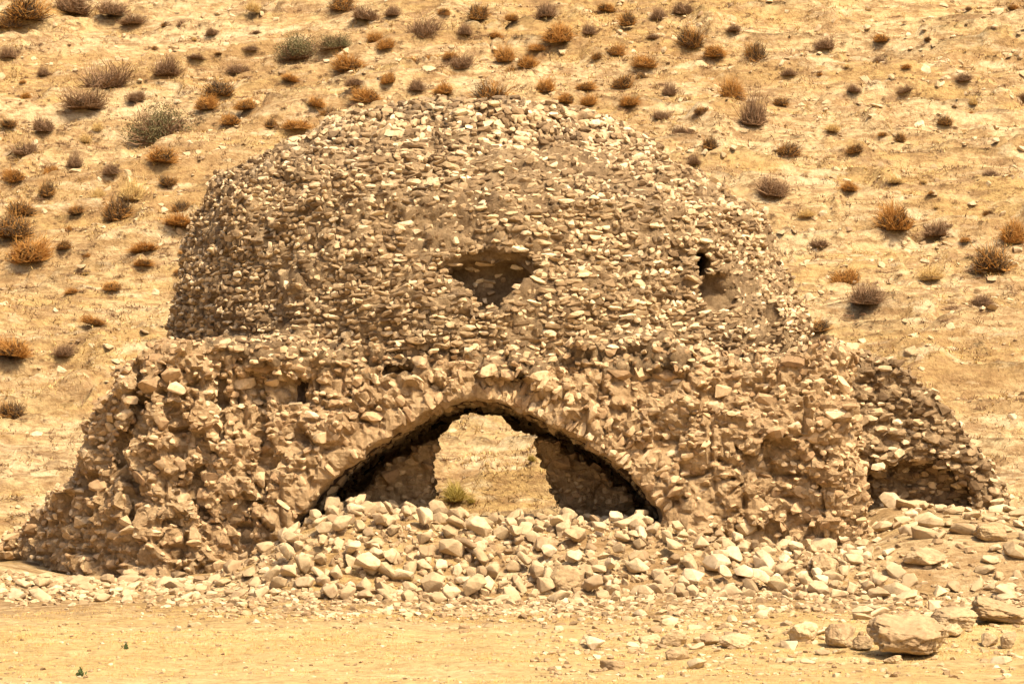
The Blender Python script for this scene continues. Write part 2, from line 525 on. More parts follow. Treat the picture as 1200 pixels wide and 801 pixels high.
def surface_nets(F, x0, y0, z0, h):
    """numpy surface nets; returns vertices and quads"""
    nx, ny, nz = F.shape
    S = F < 0
    cnt = np.zeros((nx-1, ny-1, nz-1), np.int8)
    for a in (0, 1):
        for b in (0, 1):
            for c in (0, 1):
                cnt += S[a:nx-1+a, b:ny-1+b, c:nz-1+c]
    act = (cnt > 0) & (cnt < 8)
    ci = np.argwhere(act)
    idx = np.full(act.shape, -1, np.int64)
    idx[act] = np.arange(len(ci))
    acc = np.zeros((len(ci), 3)); num = np.zeros(len(ci))
    corners = [(a, b, c) for a in (0, 1) for b in (0, 1) for c in (0, 1)]
    val = {k: F[ci[:, 0] + k[0], ci[:, 1] + k[1], ci[:, 2] + k[2]] for k in corners}
    for k in corners:
        for ax in range(3):
            if k[ax] == 0:
                k2 = list(k); k2[ax] = 1; k2 = tuple(k2)
                v0, v1 = val[k], val[k2]
                cr = (v0 < 0) != (v1 < 0)
                t = np.where(cr, v0 / np.where(cr, v0 - v1, 1), 0)
                p = np.tile(np.array(k, float), (len(ci), 1))
                p[:, ax] += t
                acc += np.where(cr[:, None], p, 0)
                num += cr
    V = (ci + acc / num[:, None]) * h + np.array([x0, y0, z0])
    quads = []
    for ax in range(3):
        A = [slice(0, n) for n in F.shape]; B = [slice(0, n) for n in F.shape]
        A[ax] = slice(0, F.shape[ax]-1); B[ax] = slice(1, F.shape[ax])
        ed = S[tuple(A)] != S[tuple(B)]
        e = np.argwhere(ed)
        o1, o2 = [(1, 2), (2, 0), (0, 1)][ax]
        ok = (e[:, o1] > 0) & (e[:, o2] > 0) & (e[:, o1] < F.shape[o1]-1) & (e[:, o2] < F.shape[o2]-1)
        e = e[ok]
        sg = S[tuple(A)][e[:, 0], e[:, 1], e[:, 2]]
        def cell(d1, d2):
            q = e.copy(); q[:, o1] -= d1; q[:, o2] -= d2
            return idx[q[:, 0], q[:, 1], q[:, 2]]
        a, b, c, d = cell(1, 1), cell(0, 1), cell(0, 0), cell(1, 0)
        q = np.stack([a, b, c, d], 1)
        q[~sg] = q[~sg][:, ::-1]
        quads.append(q)
    Q = np.concatenate(quads)
    Q = Q[(Q >= 0).all(1)]
    return V, Q

def normals_of(V, Q):
    n = np.cross(V[Q[:, 2]] - V[Q[:, 0]], V[Q[:, 3]] - V[Q[:, 1]])
    N = np.zeros_like(V)
    for k in range(4):
        np.add.at(N, Q[:, k], n)
    return N / (np.linalg.norm(N, axis=1)[:, None] + 1e-9)

def front_relief(x, z):
    """how far the front masonry stands proud (+) or is broken back (-), as a map over the wall"""
    f = np.zeros_like(x)
    A = poly_sdf(x, z, ARCH)
    ring = np.clip(1 - np.abs(A - 0.33) / 0.36, 0, 1)
    left = sstep(-0.3, -1.2, x)
    f += 0.20 * sstep(0.0, 0.25, ring) * left + 0.05 * sstep(0, 0.3, ring) * (1 - left)
    # spandrel hollow at the upper left of the arch
    f -= 0.30 * np.exp(-(((x + 3.5) / 0.8) ** 2 + ((z - 2.9) / 0.33) ** 2))
    # vertical runnels of the left pier
    for x0, w, a, ph in ((-5.55, 0.11, 0.45, 0.3), (-4.42, 0.09, 0.36, 1.7), (-3.75, 0.08, 0.24, 2.9), (-4.95, 0.08, 0.22, 4.0)):
        xx = x0 + 0.16 * np.sin(z * 2.3 + ph) + 0.07 * np.sin(z * 5.1 + ph * 2)
        f -= a * np.exp(-((x - xx) / w) ** 2) * sstep(0.5, 1.2, z) * (1 - sstep(3.2, 3.5, z))
    # right pier: bulging core, its facing broken away along a slanting edge
    f += 0.30 * np.exp(-(((x - 3.4) / 1.5) ** 2 + ((z - 2.0) / 1.3) ** 2))
    e = (x - 3.35) * 0.80 + (z - 1.9) * 0.60
    f -= 0.26 * sstep(-0.03, 0.05, e) * sstep(2.15, 2.0, z + 0.05 * np.sin(x * 9)) * (1 - sstep(4.1, 4.9, x))
    f -= 0.14 * np.exp(-(((x - 3.0) / 0.35) ** 2 + ((z - 2.9) / 0.3) ** 2))
    return f

def build_ruin():
    h = 0.055
    x0, x1, y0, y1, z0, z1 = -9.4, 6.2, -0.75, 11.2, -0.45, 8.05
    X = np.arange(x0, x1, h); Y = np.arange(y0, y1, h); Z = np.arange(z0, z1, h)
    x = X[:, None, None].astype(np.float32); y = Y[None, :, None].astype(np.float32); z = Z[None, None, :].astype(np.float32)
    shape = (len(X), len(Y), len(Z))
    # --- square base
    X2, Z2 = np.meshgrid(X, Z, indexing='ij')
    relief = front_relief(X2, Z2).astype(np.float32)
    top = 3.5 + 0.10 * np.sin(X * 1.3) + 0.12 * sstep(2.0, 4.5, X) - 0.22 * np.exp(-((X + 1.5) / 1.1) ** 2) + 0.17 * vnoise(X * 1.5, 0, 0, 3) + 0.07 * vnoise(X * 4.1, 0, 0, 4) - 0.1 * sstep(-4.9, -5.9, X)
    lz = np.array([-0.5, 0.35, 0.7, 1.3, 1.8, 2.6, 3.0, 3.3, 3.6])
    lxv = np.array([-8.95, -8.5, -7.9, -7.05, -6.5, -6.2, -5.95, -5.7, -5.5])
    xl = np.interp(Z, lz, lxv).astype(np.float32)[None, None, :]
    xr = np.interp(Z, [-0.5, 0.8, 2.0, 3.6], [5.55, 5.25, 5.12, 4.95]).astype(np.float32)[None, None, :]
    batter = np.interp(Z, [-0.5, 0.6, 3.6], [-0.30, -0.18, 0.06])
    yfront = (batter[None, :] - relief).astype(np.float32)[:, None, :]
    # the front corners are rounded back and the left skirt recedes
    corner = (0.9 * np.clip((-5.2 - X2) / 1.0, 0, 2.5) ** 1.5 + 0.5 * np.clip((X2 - 4.55) / 0.6, 0, 2) ** 2).astype(np.float32)[:, None, :]
    base = (yfront + corner) - y
    base = smax(base, (xl - x) * 0.92, 0.25)
    base = smax(base, x - xr, 0.2)
    base = np.maximum(base, y - 10.5)
    slope = (z - top.astype(np.float32)[:, None, None]) * 0.9 - 0.40 * np.clip(y, -0.3, 0.5) * np.clip(1.2 - np.abs(x - XC) / 5.0, 0, 1)
    base = smax(base, slope, 0.12)
    # --- dome
    dx = x - XC; dy = y - YC
    rr = np.sqrt(dx * dx + dy * dy)
    ct = dx / (rr + 1e-6)
    rl = np.interp(Z, PZ, PL, right=-3).astype(np.float32)[None, None, :]
    rp = np.interp(Z, PZ, PR, right=-3).astype(np.float32)[None, None, :]
    w = 0.5 + 0.5 * ct
    dome = (rr - (rl * (1 - w) + rp * w)) * np.float32(0.8)
    dome = np.maximum(dome, 2.0 - z)
    F = smin(base, dome, 0.16)
    # --- chamber inside the dome, open at the crown
    cav = np.sqrt(dx * dx + dy * dy + ((z - 3.75) * 1.35) ** 2) - 3.75
    cav = np.maximum(cav, 3.4 - z)
    F = np.maximum(F, -cav)
    F = np.maximum(F, -np.maximum(rr - 0.8, 6.0 - z))
    # --- barrel vault behind the front arch
    a2 = poly_sdf(X2, Z2, ARCH).astype(np.float32)[:, None, :]
    vault = np.maximum(a2, y - 7.5)
    F = smax(F, -vault, 0.05)
    # --- rear opening, widening outwards
    r2 = poly_sdf(X2, Z2, REAR).astype(np.float32)[:, None, :]
    far2 = poly_sdf(X2, Z2, FAR).astype(np.float32)[:, None, :]
    rear = np.maximum(far2 - 0.25 * np.clip(y - 7.6, 0, 5), 6.5 - y)
    F = np.maximum(F, -rear)
    # --- low blocking walls inside, standing clear of the vault and broken through in the middle
    gap = np.where(X2 < -0.4, 0.34, 0.21).astype(np.float32)[:, None, :] + np.float32(0.0) * y
    gap = gap + (0.05 * vnoise(X2 * 4, 0, Z2 * 4, 9)).astype(np.float32)[:, None, :]
    rough = (0.06 * vnoise(X2 * 3, 1, Z2 * 3, 10)).astype(np.float32)[:, None, :]
    block = np.maximum(np.maximum(a2 + gap, -(r2 + rough * 0.5)), np.maximum(1.5 + rough * 2 - y, y - 2.5))
    block = np.maximum(block, z - 2.22)
    F = np.minimum(F, block)
    # --- window in the dome: broken hollow narrowing to a slot
    WIN = px_front([(520, 317), (536, 330), (557, 367), (588, 367), (606, 336), (622, 322), (600, 312), (546, 310)], 0.5)
    w2 = poly_sdf(X2, Z2, WIN).astype(np.float32)[:, None, :]
    F = np.maximum(F, -np.maximum(w2 + 0.01, y - (1.05 + 0.5 * np.clip(4.35 - z, 0, 0.6))))
    HOL = px_front([(506, 316), (540, 301), (600, 300), (640, 318), (612, 328), (535, 330)], 0.5)
    h2 = poly_sdf(X2, Z2, HOL).astype(np.float32)[:, None, :]
    F = smax(F, -np.maximum(h2 + 0.0, y - 0.56), 0.08)
    # --- small putlog hole and hollow on the right of the dome
    for (cx, cz, ax, az, dep) in ((2.86, 4.88, 0.12, 0.22, 2.7), (3.16, 4.46, 0.36, 0.30, 2.15), (5.0, 4.05, 0.2, 0.15, 4.4)):
        el = (np.sqrt(((x - cx) / ax) ** 2 + ((z - cz) / az) ** 2) - 1) * min(ax, az)
        F = np.maximum(F, -np.maximum(el + 0 * y, y - dep))
    # slot on the ledge above the arch
    el = (np.sqrt(((x + 1.62) / 0.26) ** 2 + ((z - 3.24) / 0.05) ** 2) - 1) * 0.05
    F = np.maximum(F, -np.maximum(el + 0 * y, y - 0.55))
    V, Q = surface_nets(F.astype(np.float32), x0, y0, z0, h)
    return V, Q

V, Q = build_ruin()
N = normals_of(V, Q)
# fine weathering along the normals
isd = sstep(3.45, 3.7, V[:, 2])
d1 = fbm(V[:, 0] * 1.7, V[:, 1] * 1.7, V[:, 2] * 1.7, 41, 3)
d2 = fbm(V[:, 0] * 4.4, V[:, 1] * 4.4, V[:, 2] * 5.0, 42, 3)
rd = 1 - np.abs(vnoise(V[:, 0] * 1.9, V[:, 1] * 1.9, V[:, 2] * 0.9, 43))
rd2 = 1 - np.abs(vnoise(V[:, 0] * 2.6, V[:, 1] * 2.6, V[:, 2] * 2.3, 44))
disp = (1 - isd) * (0.05 * d1 + 0.03 * d2 - 0.12 * sstep(0.91, 1.0, rd) - 0.08 * sstep(0.91, 1.0, rd2)) + isd * ((0.15 + 0.10 * sstep(6.5, 7.2, V[:, 2])) * d1 + 0.06 * d2)
inner = (np.abs(V[:, 0] + 0.4) < 3.6) & (V[:, 1] > 0.4) & (V[:, 1] < 10.2) & (V[:, 2] < 3.7)
disp = np.where(inner, disp * 0.5, disp)
cv, ce, ct1 = cells(V[:, 0] / 0.24, V[:, 1] / 0.24, V[:, 2] / 0.19, 46)
cv2, ce2, ct2 = cells(V[:, 0] / 0.52 + 9, V[:, 1] / 0.52, V[:, 2] / 0.44, 47)
disp = disp + np.where(inner, 0.5, 1.0) * ((1 - isd * 0.4) * (0.028 * cv - 0.03 * (1 - sstep(0.02, 0.22, ce))) + (1 - isd) * (0.035 * cv2 - 0.03 * (1 - sstep(0.0, 0.16, ce2))))
disp = disp + np.where(inner, 0.4, 1.0) * (1 - 0.6 * isd) * (0.10 * ct1 + 0.22 * ct2)
disp = disp + 0.018 * vnoise(V[:, 0] * 11, V[:, 1] * 11, V[:, 2] * 11, 48)
adist = np.abs(poly_sdf(V[:, 0], V[:, 2], ARCH))
disp = disp * np.where((V[:, 1] < 5) & (V[:, 1] > -0.6), 0.35 + 0.65 * sstep(0.0, 0.35, adist), 1.0)
V = V + N * disp[:, None]
N = normals_of(V, Q)
fc = V[Q].mean(1)
dome_face = (fc[:, 2] > 3.25 + 0.35 * fbm(fc[:, 0] * 1.2, fc[:, 1] * 1.2, 0, 8)) & (np.hypot(fc[:, 0] - XC, fc[:, 1] - YC) < 6.4)
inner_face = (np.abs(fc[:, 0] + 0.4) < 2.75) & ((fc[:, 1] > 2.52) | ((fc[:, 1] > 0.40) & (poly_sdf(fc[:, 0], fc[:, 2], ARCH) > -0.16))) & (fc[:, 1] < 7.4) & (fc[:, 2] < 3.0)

ruin = link('domed_ruin', None)
ruin.location = (XC, YC, 0)
tag(ruin, 'ruined stone dome on a square base with a wide front arch', 'ruin')
INV = np.array([-XC, -YC, 0.0])

def submesh(name, mask, mat, parent, smooth=True):
    q = Q[mask]
    u, inv = np.unique(q, return_inverse=True)
    me = mesh_np(name, V[u] + INV, inv.reshape(q.shape), mat, smooth)
    return link(name, me, parent)

dome = submesh('dome', dome_face, M['dome_mortar'], ruin)
wall = submesh('base_wall', ~dome_face & ~inner_face, M['wall_mortar'], ruin, False)
vault = submesh('vault', ~dome_face & inner_face, M['vault_shade_mortar'], ruin)
bvh = BVHTree.FromPolygons([tuple(p) for p in V], [tuple(int(i) for i in q) for q in Q])

# --- dome stones in rough courses
dome_recs = []
ARCL = np.concatenate([[0], np.cumsum(np.hypot(np.diff(PZ[1:]), np.diff(0.5 * (PL + PR)[1:])))])
s = 0.12
while s < ARCL[-1] - 0.3:
    hc = random.uniform(0.05, 0.088)
    zc = float(np.interp(s, ARCL, PZ[1:]))
    z2 = float(np.interp(s + 0.3, ARCL, PZ[1:])); z1 = float(np.interp(s - 0.15, ARCL, PZ[1:]))
    rm = float(np.interp(zc, PZ, 0.5 * (PL + PR)))
    th = random.uniform(0, 1)
    while th < 2 * math.pi + 0.0:
        wd = random.choice((0.065, 0.075, 0.09, 0.10, 0.12, 0.14, 0.18, 0.24)) * random.uniform(0.85, 1.15)
        arc = wd / max(rm, 0.6)
        t = th + arc * 0.5
        th += arc * random.uniform(0.92, 1.12)
        if math.sin(t) > 0.55:      # far side, away from the arch face
            th += arc * 0.4
        r0 = float(dome_radius(math.cos(t), zc))
        ra = float(dome_radius(math.cos(t), z1)); rb = float(dome_radius(math.cos(t), z2))
        tang = Vector((rb - ra, 0, z2 - z1)).normalized()
        nr, nz = tang.z, -tang.x
        nrm = Vector((math.cos(t) * nr, math.sin(t) * nr, nz))
        p = Vector((XC + math.cos(t) * r0, YC + math.sin(t) * r0, zc + random.uniform(-0.03, 0.03)))
        hit, hn, _, _ = bvh.ray_cast(p + nrm * 1.0, -nrm, 1.9)
        if hit is None:
            continue
        dn = float(vnoise(hit.x * 0.9, hit.y * 0.9, hit.z * 1.1, 61))
        if random.random() < 0.01 + 0.08 * max(0.0, dn):
            continue
        hn = (hn * 0.45 + nrm).normalized()
        R = frame(hn, roll=random.gauss(0, 0.15), tilt=(random.gauss(0, 0.16), random.gauss(0, 0.16)))
        hh = hc * random.uniform(0.7, 1.2)
        dep = random.uniform(0.04, 0.075)
        off = random.uniform(-0.03, 0.03) - 0.05 * max(0, dn) + (0.03 if zc > 6.9 else 0)
        if zc > 6.9: hh *= 1.5
        pos = np.array(hit) + np.array(hn) * off
        if (hit - p).dot(nrm) < -0.20 and (hit.x > 2 or random.random() < 0.6):
            continue
        dome_recs.append((mat4(pos, R, (wd * 0.60, dep, hh * 0.70)), random.randrange(24), wd * hh, pos, np.array(hn)))
    s += hc * 0.98

# --- base wall stones: random rubble set in mortar
def poisson(cands, radii, cell=0.25):
    grid, keep = {}, []
    for i, (p, r) in enumerate(zip(cands, radii)):
        k = (int(p[0] // cell), int(p[1] // cell), int(p[2] // cell))
        ok = True
        for a in (-1, 0, 1):
            for b in (-1, 0, 1):
                for c in (-1, 0, 1):
                    for j in grid.get((k[0]+a, k[1]+b, k[2]+c), ()):
                        q = cands[j]
                        if (p[0]-q[0])**2 + (p[1]-q[1])**2 + (p[2]-q[2])**2 < (r + radii[j])**2 * 0.62:
                            ok = False
                            break
                    if not ok: break
                if not ok: break
            if not ok: break
        if ok:
            keep.append(i)
            grid.setdefault(k, []).append(i)
    return keep

wv = np.unique(Q[~dome_face | (fc[:, 2] < 3.66)])
wv = wv[(V[wv, 2] > terrain(V[wv, 0], V[wv, 1]) - 0.1)]
sel = RNG.permutation(wv)[:60000]
rad = RNG.choice([0.045, 0.055, 0.07, 0.09, 0.115, 0.15], size=len(sel), p=[0.24, 0.22, 0.2, 0.17, 0.12, 0.05])
order = np.argsort(-rad[:9000], kind='stable')
seq = np.concatenate([order, np.arange(9000, len(sel))])
sel, rad = sel[seq], rad[seq]
rad[9000:] = np.minimum(rad[9000:], 0.06)
keep = poisson(V[sel], rad)
wall_recs, arch_recs, inner_recs = [], [], []
KA = poly_sdf(V[sel][:, 0], V[sel][:, 2], ARCH)
KD = vnoise(V[sel][:, 0] * 0.8, V[sel][:, 1] * 0.8, V[sel][:, 2] * 0.8, 71)
KP = sstep(0.0, 0.35, vnoise(V[sel][:, 0] * 0.7 + 4, 0, V[sel][:, 2] * 0.9, 73))
for i in keep:
    vi = sel[i]; p = V[vi]; n = N[vi]; r = rad[i]
    A = float(KA[i])
    dens = float(KD[i])
    if random.random() < 0.02 + 0.15 * max(0, dens):
        continue
    if abs(A) < 0.10 and p[1] < 1.0: continue
    if 6.0 < p[1] < 10.2 and abs(p[0]) < 3 and p[2] < 3 and random.random() < 0.7: continue
    if p[1] < 0.8 and p[2] < 3.2 and random.random() < 0.35 * float(KP[i]): continue
    isin = (abs(p[0] + 0.4) < 2.8) and (0.5 < p[1] < 7.3) and p[2] < 3.0
    R = frame(n, roll=random.gauss(0, 0.3), tilt=(random.gauss(0, 0.22), random.gauss(0, 0.22)))
    sx = r * random.uniform(0.95, 1.45); sz = r * random.uniform(0.55, 0.95); sy = r * random.uniform(0.45, 0.75)
    if not isin and p[1] < 0.6 and -0.02 < A < 0.40 and n[1] < -0.4: continue
    off = random.uniform(-0.6, 0.3) * sy
    rec = (mat4(p + n * off, R, (sx, sy, sz)), random.randrange(24), sx * sz, p, n)
    (inner_recs if isin else wall_recs).append(rec)

# voussoirs: rough stones set radially round the front arch
seg = np.hypot(*np.diff(ARCH[1:-1], axis=0).T); cum = np.concatenate([[0], np.cumsum(seg)])
t = 0.05
while t < cum[-1]:
    wv_ = random.uniform(0.07, 0.15)
    c = np.array([np.interp(t, cum, ARCH[1:-1, 0]), np.interp(t, cum, ARCH[1:-1, 1])])
    c2 = np.array([np.interp(t + 0.1, cum, ARCH[1:-1, 0]), np.interp(t + 0.1, cum, ARCH[1:-1, 1])]) - np.array([np.interp(t - 0.1, cum, ARCH[1:-1, 0]), np.interp(t - 0.1, cum, ARCH[1:-1, 1])])
    c2 /= np.linalg.norm(c2) + 1e-9
    out = np.array([-c2[1], c2[0]])
    if c[0] < -0.5 and random.random() < 0.55:
        t += wv_
        continue
    if out @ (c - np.array([-0.43, 0.8])) < 0: out = -out
    r0 = 0.015
    while r0 < 0.42:
        ln = random.uniform(0.12, 0.30)
        q = c + out * (r0 + ln / 2)
        r0 += ln * 1.02
        hit, hn, _, _ = bvh.ray_cast(Vector((q[0], -3, q[1])), Vector((0, 1, 0)), 4.2)
        if hit is None or hn.y > -0.3: continue
        n_ = np.array(hn) * 0.4 + np.array([0, -0.8, 0]); n_ /= np.linalg.norm(n_)
        R = frame(n_, up=(out[0], 0, out[1]), roll=random.gauss(0, 0.1), tilt=(random.gauss(0, 0.08), random.gauss(0, 0.12)))
        arch_recs.append((mat4(np.array(hit) - n_ * random.uniform(0.0, 0.035), R, (wv_ * 0.50, 0.06, ln * 0.54)), random.randrange(24), wv_ * ln, np.array(hit), n_))
    t += wv_ * 0.95

def stone_variants(mat, shapes, name):
    return [mesh_np(name, v, f, mat, smooth=False) for v, f in shapes]
VAR = {k: stone_variants(M[k], STONES, 'stone') for k in ('dome_stone', 'wall_stone')}

def place_stones(recs, part, name, stuff_name, matkey, limit, world_off):
    """the stones that show largest become parts, the others one joined part"""
    def score(r):
        p, n = r[3], r[4]
        v = np.array([0, CAM_Y, CAM_Z]) - p
        v /= np.linalg.norm(v)
        return r[2] * max(0.0, float(n @ v))
    recs = sorted(recs, key=score, reverse=True)
    for r in recs[:limit]:
        o = link(name, VAR[matkey][r[1]], part)
        m = r[0].copy()
        m[:3, 3] += world_off
        o.matrix_local = Matrix(m.tolist())
    rest = recs[limit:]
    if rest:
        v, f = merge([(r[0], r[1]) for r in rest], STONES)
        o = link(stuff_name, mesh_np(stuff_name, v + world_off, f, M[matkey], smooth=False), part)
        tag(o, kind='stuff')

place_stones(dome_recs, dome, 'dome_stone', 'small_dome_stones', 'dome_stone', 300, INV)
place_stones(wall_recs, wall, 'wall_stone', 'small_wall_stones', 'wall_stone', 300, INV)
place_stones(arch_recs, wall, 'arch_stone', 'small_arch_stones', 'wall_stone', 300, INV)
place_stones(inner_recs, vault, 'vault_stone', 'small_vault_stones', 'wall_stone', 60, INV)
print('stones', len(dome_recs), len(wall_recs), len(arch_recs), len(inner_recs), 'ruin verts', len(V))

# ------------------------------------------------------------------ outer wall remnant on the right
def build_outer_wall():
    h = 0.055
    x0, x1, y0, y1, z0, z1 = 4.7, 8.6, 2.6, 6.0, -0.2, 4.1
    X = np.arange(x0, x1, h); Y = np.arange(y0, y1, h); Z = np.arange(z0, z1, h)
    X2, Z2 = np.meshgrid(X, Z, indexing='ij')
    out = px_front([(960, 690), (965, 420), (990, 412), (1020, 417), (1050, 428), (1078, 452), (1108, 478), (1136, 506), (1160, 545), (1180, 588), (1190, 690)], 3.6)
    o2 = poly_sdf(X2, Z2, out) + 0.05 * vnoise(X2 * 3, 0, Z2 * 3, 81)
    y = Y[None, :, None]
    yf = (3.4 + 0.12 * (X2 - 5.2) + 0.10 * (3.5 - Z2) * -0.6)[:, None, :]
    F = np.maximum(o2[:, None, :] + 0 * y, np.maximum(yf - y, y - 4.9))
    # low burrow hollow and the curved scar above it
    cx, cz = (1100 - 600) / 74.9, CAM_Z + (570 - 592) / 74.9
    el = (np.sqrt(((X2 - cx) / 0.22) ** 2 + ((Z2 - cz + 0.05) / 0.2) ** 2) - 1) * 0.2
    F = np.maximum(F, -np.maximum(el[:, None, :] + 0 * y, y - 3.95))
    el = (np.sqrt(((X2 - cx + 0.35) / 0.95) ** 2 + ((Z2 - cz - 0.1) / 0.62) ** 2) - 1) * 0.6
    F = smax(F, -np.maximum(el[:, None, :] + 0 * y, y - 4.0), 0.06)
    return surface_nets(F.astype(np.float32), x0, y0, z0, h)

V2, Q2 = build_outer_wall()
N2 = normals_of(V2, Q2)
w1, w2_, w3 = cells(V2[:, 0] / 0.26, V2[:, 1] / 0.26, V2[:, 2] / 0.17, 53)
V2 = V2 + N2 * (0.05 * w1 + 0.10 * w3 - 0.04 * (1 - sstep(0.02, 0.2, w2_)) + 0.07 * fbm(V2[:, 0] * 2, V2[:, 1] * 2, V2[:, 2] * 2, 51, 3) + 0.05 * fbm(V2[:, 0] * 5, V2[:, 1] * 5, V2[:, 2] * 6, 52, 2))[:, None]
N2 = normals_of(V2, Q2)
outer = link('ruined_wall', None)
OW = np.array([6.4, 4.2, 0.9])
outer.location = OW
tag(outer, 'broken outer wall with sloping top beside the domed ruin', 'wall')
core = link('core', mesh_np('core', V2 - OW, Q2, M['dome_mortar'], False), outer)
ids = RNG.permutation(len(V2))
ids = ids[V2[ids, 2] > 0.7]
rad2 = RNG.choice([0.05, 0.065, 0.08, 0.10], size=len(ids), p=[0.4, 0.3, 0.2, 0.1])
ordr = np.argsort(-rad2[:2500], kind='stable')
seq = np.concatenate([ordr, np.arange(2500, len(ids))])
ids, rad2 = ids[seq], rad2[seq]
out_recs = []
for i in poisson(V2[ids], rad2):
    p, n, r = V2[ids[i]], N2[ids[i]], rad2[i]
    if random.random() < 0.04: continue
    R = frame(n, roll=random.gauss(0, 0.16), tilt=(random.gauss(0, 0.18), random.gauss(0, 0.18)))
    sx, sy, sz = r * random.uniform(1.1, 1.7), r * random.uniform(0.5, 0.8), r * random.uniform(0.6, 0.95)
    out_recs.append((mat4(p + n * random.uniform(-0.5, 0.2) * sy, R, (sx, sy, sz)), random.randrange(24), sx * sz, p, n))
place_stones(out_recs, core, 'wall_stone', 'small_wall_stones', 'dome_stone', 200, -OW)

# ------------------------------------------------------------------ loose stones
RUB = [rock_mesh('rubble_stone', 300 + i, M['rubble_stone'], npts=13 + i % 8, dims=(1, 0.85, 0.72), rough=0.05) for i in range(18)]

def tnormal(x, y, e=0.15):
    gx_ = (terrain(x + e, y) - terrain(x - e, y)) / (2 * e)
    gy_ = (terrain(x, y + e) - terrain(x, y - e)) / (2 * e)
    n = Vector((-float(gx_), -float(gy_), 1)).normalized()
    return n

def put_rock(me, name, x, y, size, sink=0.25, squash=(1, 1, 1), tilt=0.3, rotz=None, lift=0.0):
    o = link(name, me)
    n = tnormal(x, y)
    q = n.to_track_quat('Z', 'Y').to_matrix()
    E = Matrix.Rotation(random.uniform(0, 6.28) if rotz is None else rotz, 3, 'Z') @ Matrix.Rotation(random.gauss(0, tilt), 3, 'X') @ Matrix.Rotation(random.gauss(0, tilt), 3, 'Y')
    o.rotation_euler = (q @ E).to_euler()
    o.scale = (size * squash[0], size * squash[1], size * squash[2])
    z = float(terrain(x, y))
    o.location = Vector((x, y, z)) + n * (size * 0.62 * squash[2] * (1 - 2 * sink) + lift)
    return o

def wall_blocked(x, y):
    """true inside the masonry (piers), so that no loose stone is buried there"""
    hit, _, _, _ = bvh.ray_cast(Vector((x, -6.0, 1.15)), Vector((0, 1, 0)), 6.0 + y - 0.05)
    return hit is not None

def scatter(n, xr, yr, sizes, accept, existing, overlap=0.78):
    out = []
    tries = 0
    while len(out) < n and tries < n * 60:
        tries += 1
        x = random.uniform(*xr); y = random.uniform(*yr)
        if not accept(x, y): continue
        r = random.choice(sizes) * random.uniform(0.85, 1.15)
        bad = False
        for (a, b, c) in existing:
            if (a - x) ** 2 + (b - y) ** 2 < ((r + c) * overlap) ** 2:
                bad = True
                break
        if bad: continue
        existing.append((x, y, r))
        out.append((x, y, r))
    return out

ex = []
def heap_ok(x, y):
    m = float(np.interp(x, MX, MZ))
    ed = -2.9 + 0.8 * float(sstep(-2.8, -4.2, x))
    if y < ed - 0.2 + 0.3 * math.sin(x * 2.1): return False
    if y > 0.15 and not (-2.75 < x < 1.95): return False
    if y > -0.5 and wall_blocked(x, y): return False
    return m > 0.3 or random.random() < 0.35
heap = scatter(40, (-3.3, 5.0), (-2.7, 0.6), (0.17, 0.19, 0.21), heap_ok, ex)
heap += scatter(150, (-3.6, 5.2), (-2.8, 0.8), (0.135, 0.15, 0.17), heap_ok, ex, 0.68)
heap += scatter(70, (-3.9, 5.2), (-3.0, 1.2), (0.09, 0.105, 0.12), heap_ok, ex, 0.72)
def heap_tag(o, x, y, r):
    where = 'at the right end of the heap, below the broken pier' if x > 2.3 else ('at the top of the heap, under the arch' if y > -0.8 else ('at the foot of the heap before the arch' if y < -1.9 else 'half way up the heap before the arch'))
    size = 'large cream rubble stone ' if r > 0.165 else ('medium cream rubble stone ' if r > 0.11 else 'small cream rubble stone ')
    tag(o, size + where, 'stone', 'stones of the rubble heap under the arch')
for (x, y, r) in heap:
    o = put_rock(random.choice(RUB), 'rubble_stone', x, y, r, sink=random.uniform(0.0, 0.22), squash=(random.uniform(0.9, 1.25), random.uniform(0.8, 1.1), random.uniform(0.8, 1.15)))
    heap_tag(o, x, y, r)
# upper course: stones piled on top of the heap
ex2 = []
for (x, y, r) in scatter(64, (-3.2, 3.6), (-2.2, 0.2), (0.12, 0.15, 0.18), heap_ok, ex2, 1.0):
    o = put_rock(random.choice(RUB), 'rubble_stone', x, y, r, sink=0.1, squash=(random.uniform(0.9, 1.25), random.uniform(0.8, 1.1), random.uniform(0.8, 1.1)), lift=0.09)
    heap_tag(o, x, y, r)

# right bank
def bank_ok(x, y):
    if y > 3.3: return False
    if x < 5.5 and y > -0.3: return False
    return True
for (x, y, r) in scatter(95, (4.9, 8.6), (-2.9, 3.2), (0.10, 0.13, 0.16, 0.2), bank_ok, ex, 0.8):
    o = put_rock(random.choice(RUB), 'broken_stone', x, y, r, sink=random.uniform(0.1, 0.3), squash=(random.uniform(1.0, 1.5), random.uniform(0.8, 1.1), random.uniform(0.65, 1.0)), tilt=0.2)
    tag(o, ('large' if r > 0.15 else 'small') + ' pale stone ' + ('close under the broken outer wall' if y > 1 else 'low on the bank below the broken outer wall'), 'stone', 'stones on the bank below the outer wall')
# foot of the left pier
def left_ok(x, y):
    return not (y > -0.5)
for (x, y, r) in scatter(95, (-8.8, -3.5), (-2.1, -0.35), (0.07, 0.09, 0.12, 0.15, 0.18), left_ok, ex, 0.9):
    o = put_rock(random.choice(RUB), 'fallen_stone', x, y, r, sink=random.uniform(0.15, 0.35), squash=(1.2, 1.0, 0.8), tilt=0.2)
    tag(o, ('larger' if r > 0.11 else 'small') + ' pale stone at the foot of the left wall', 'stone', 'stones at the foot of the left wall')

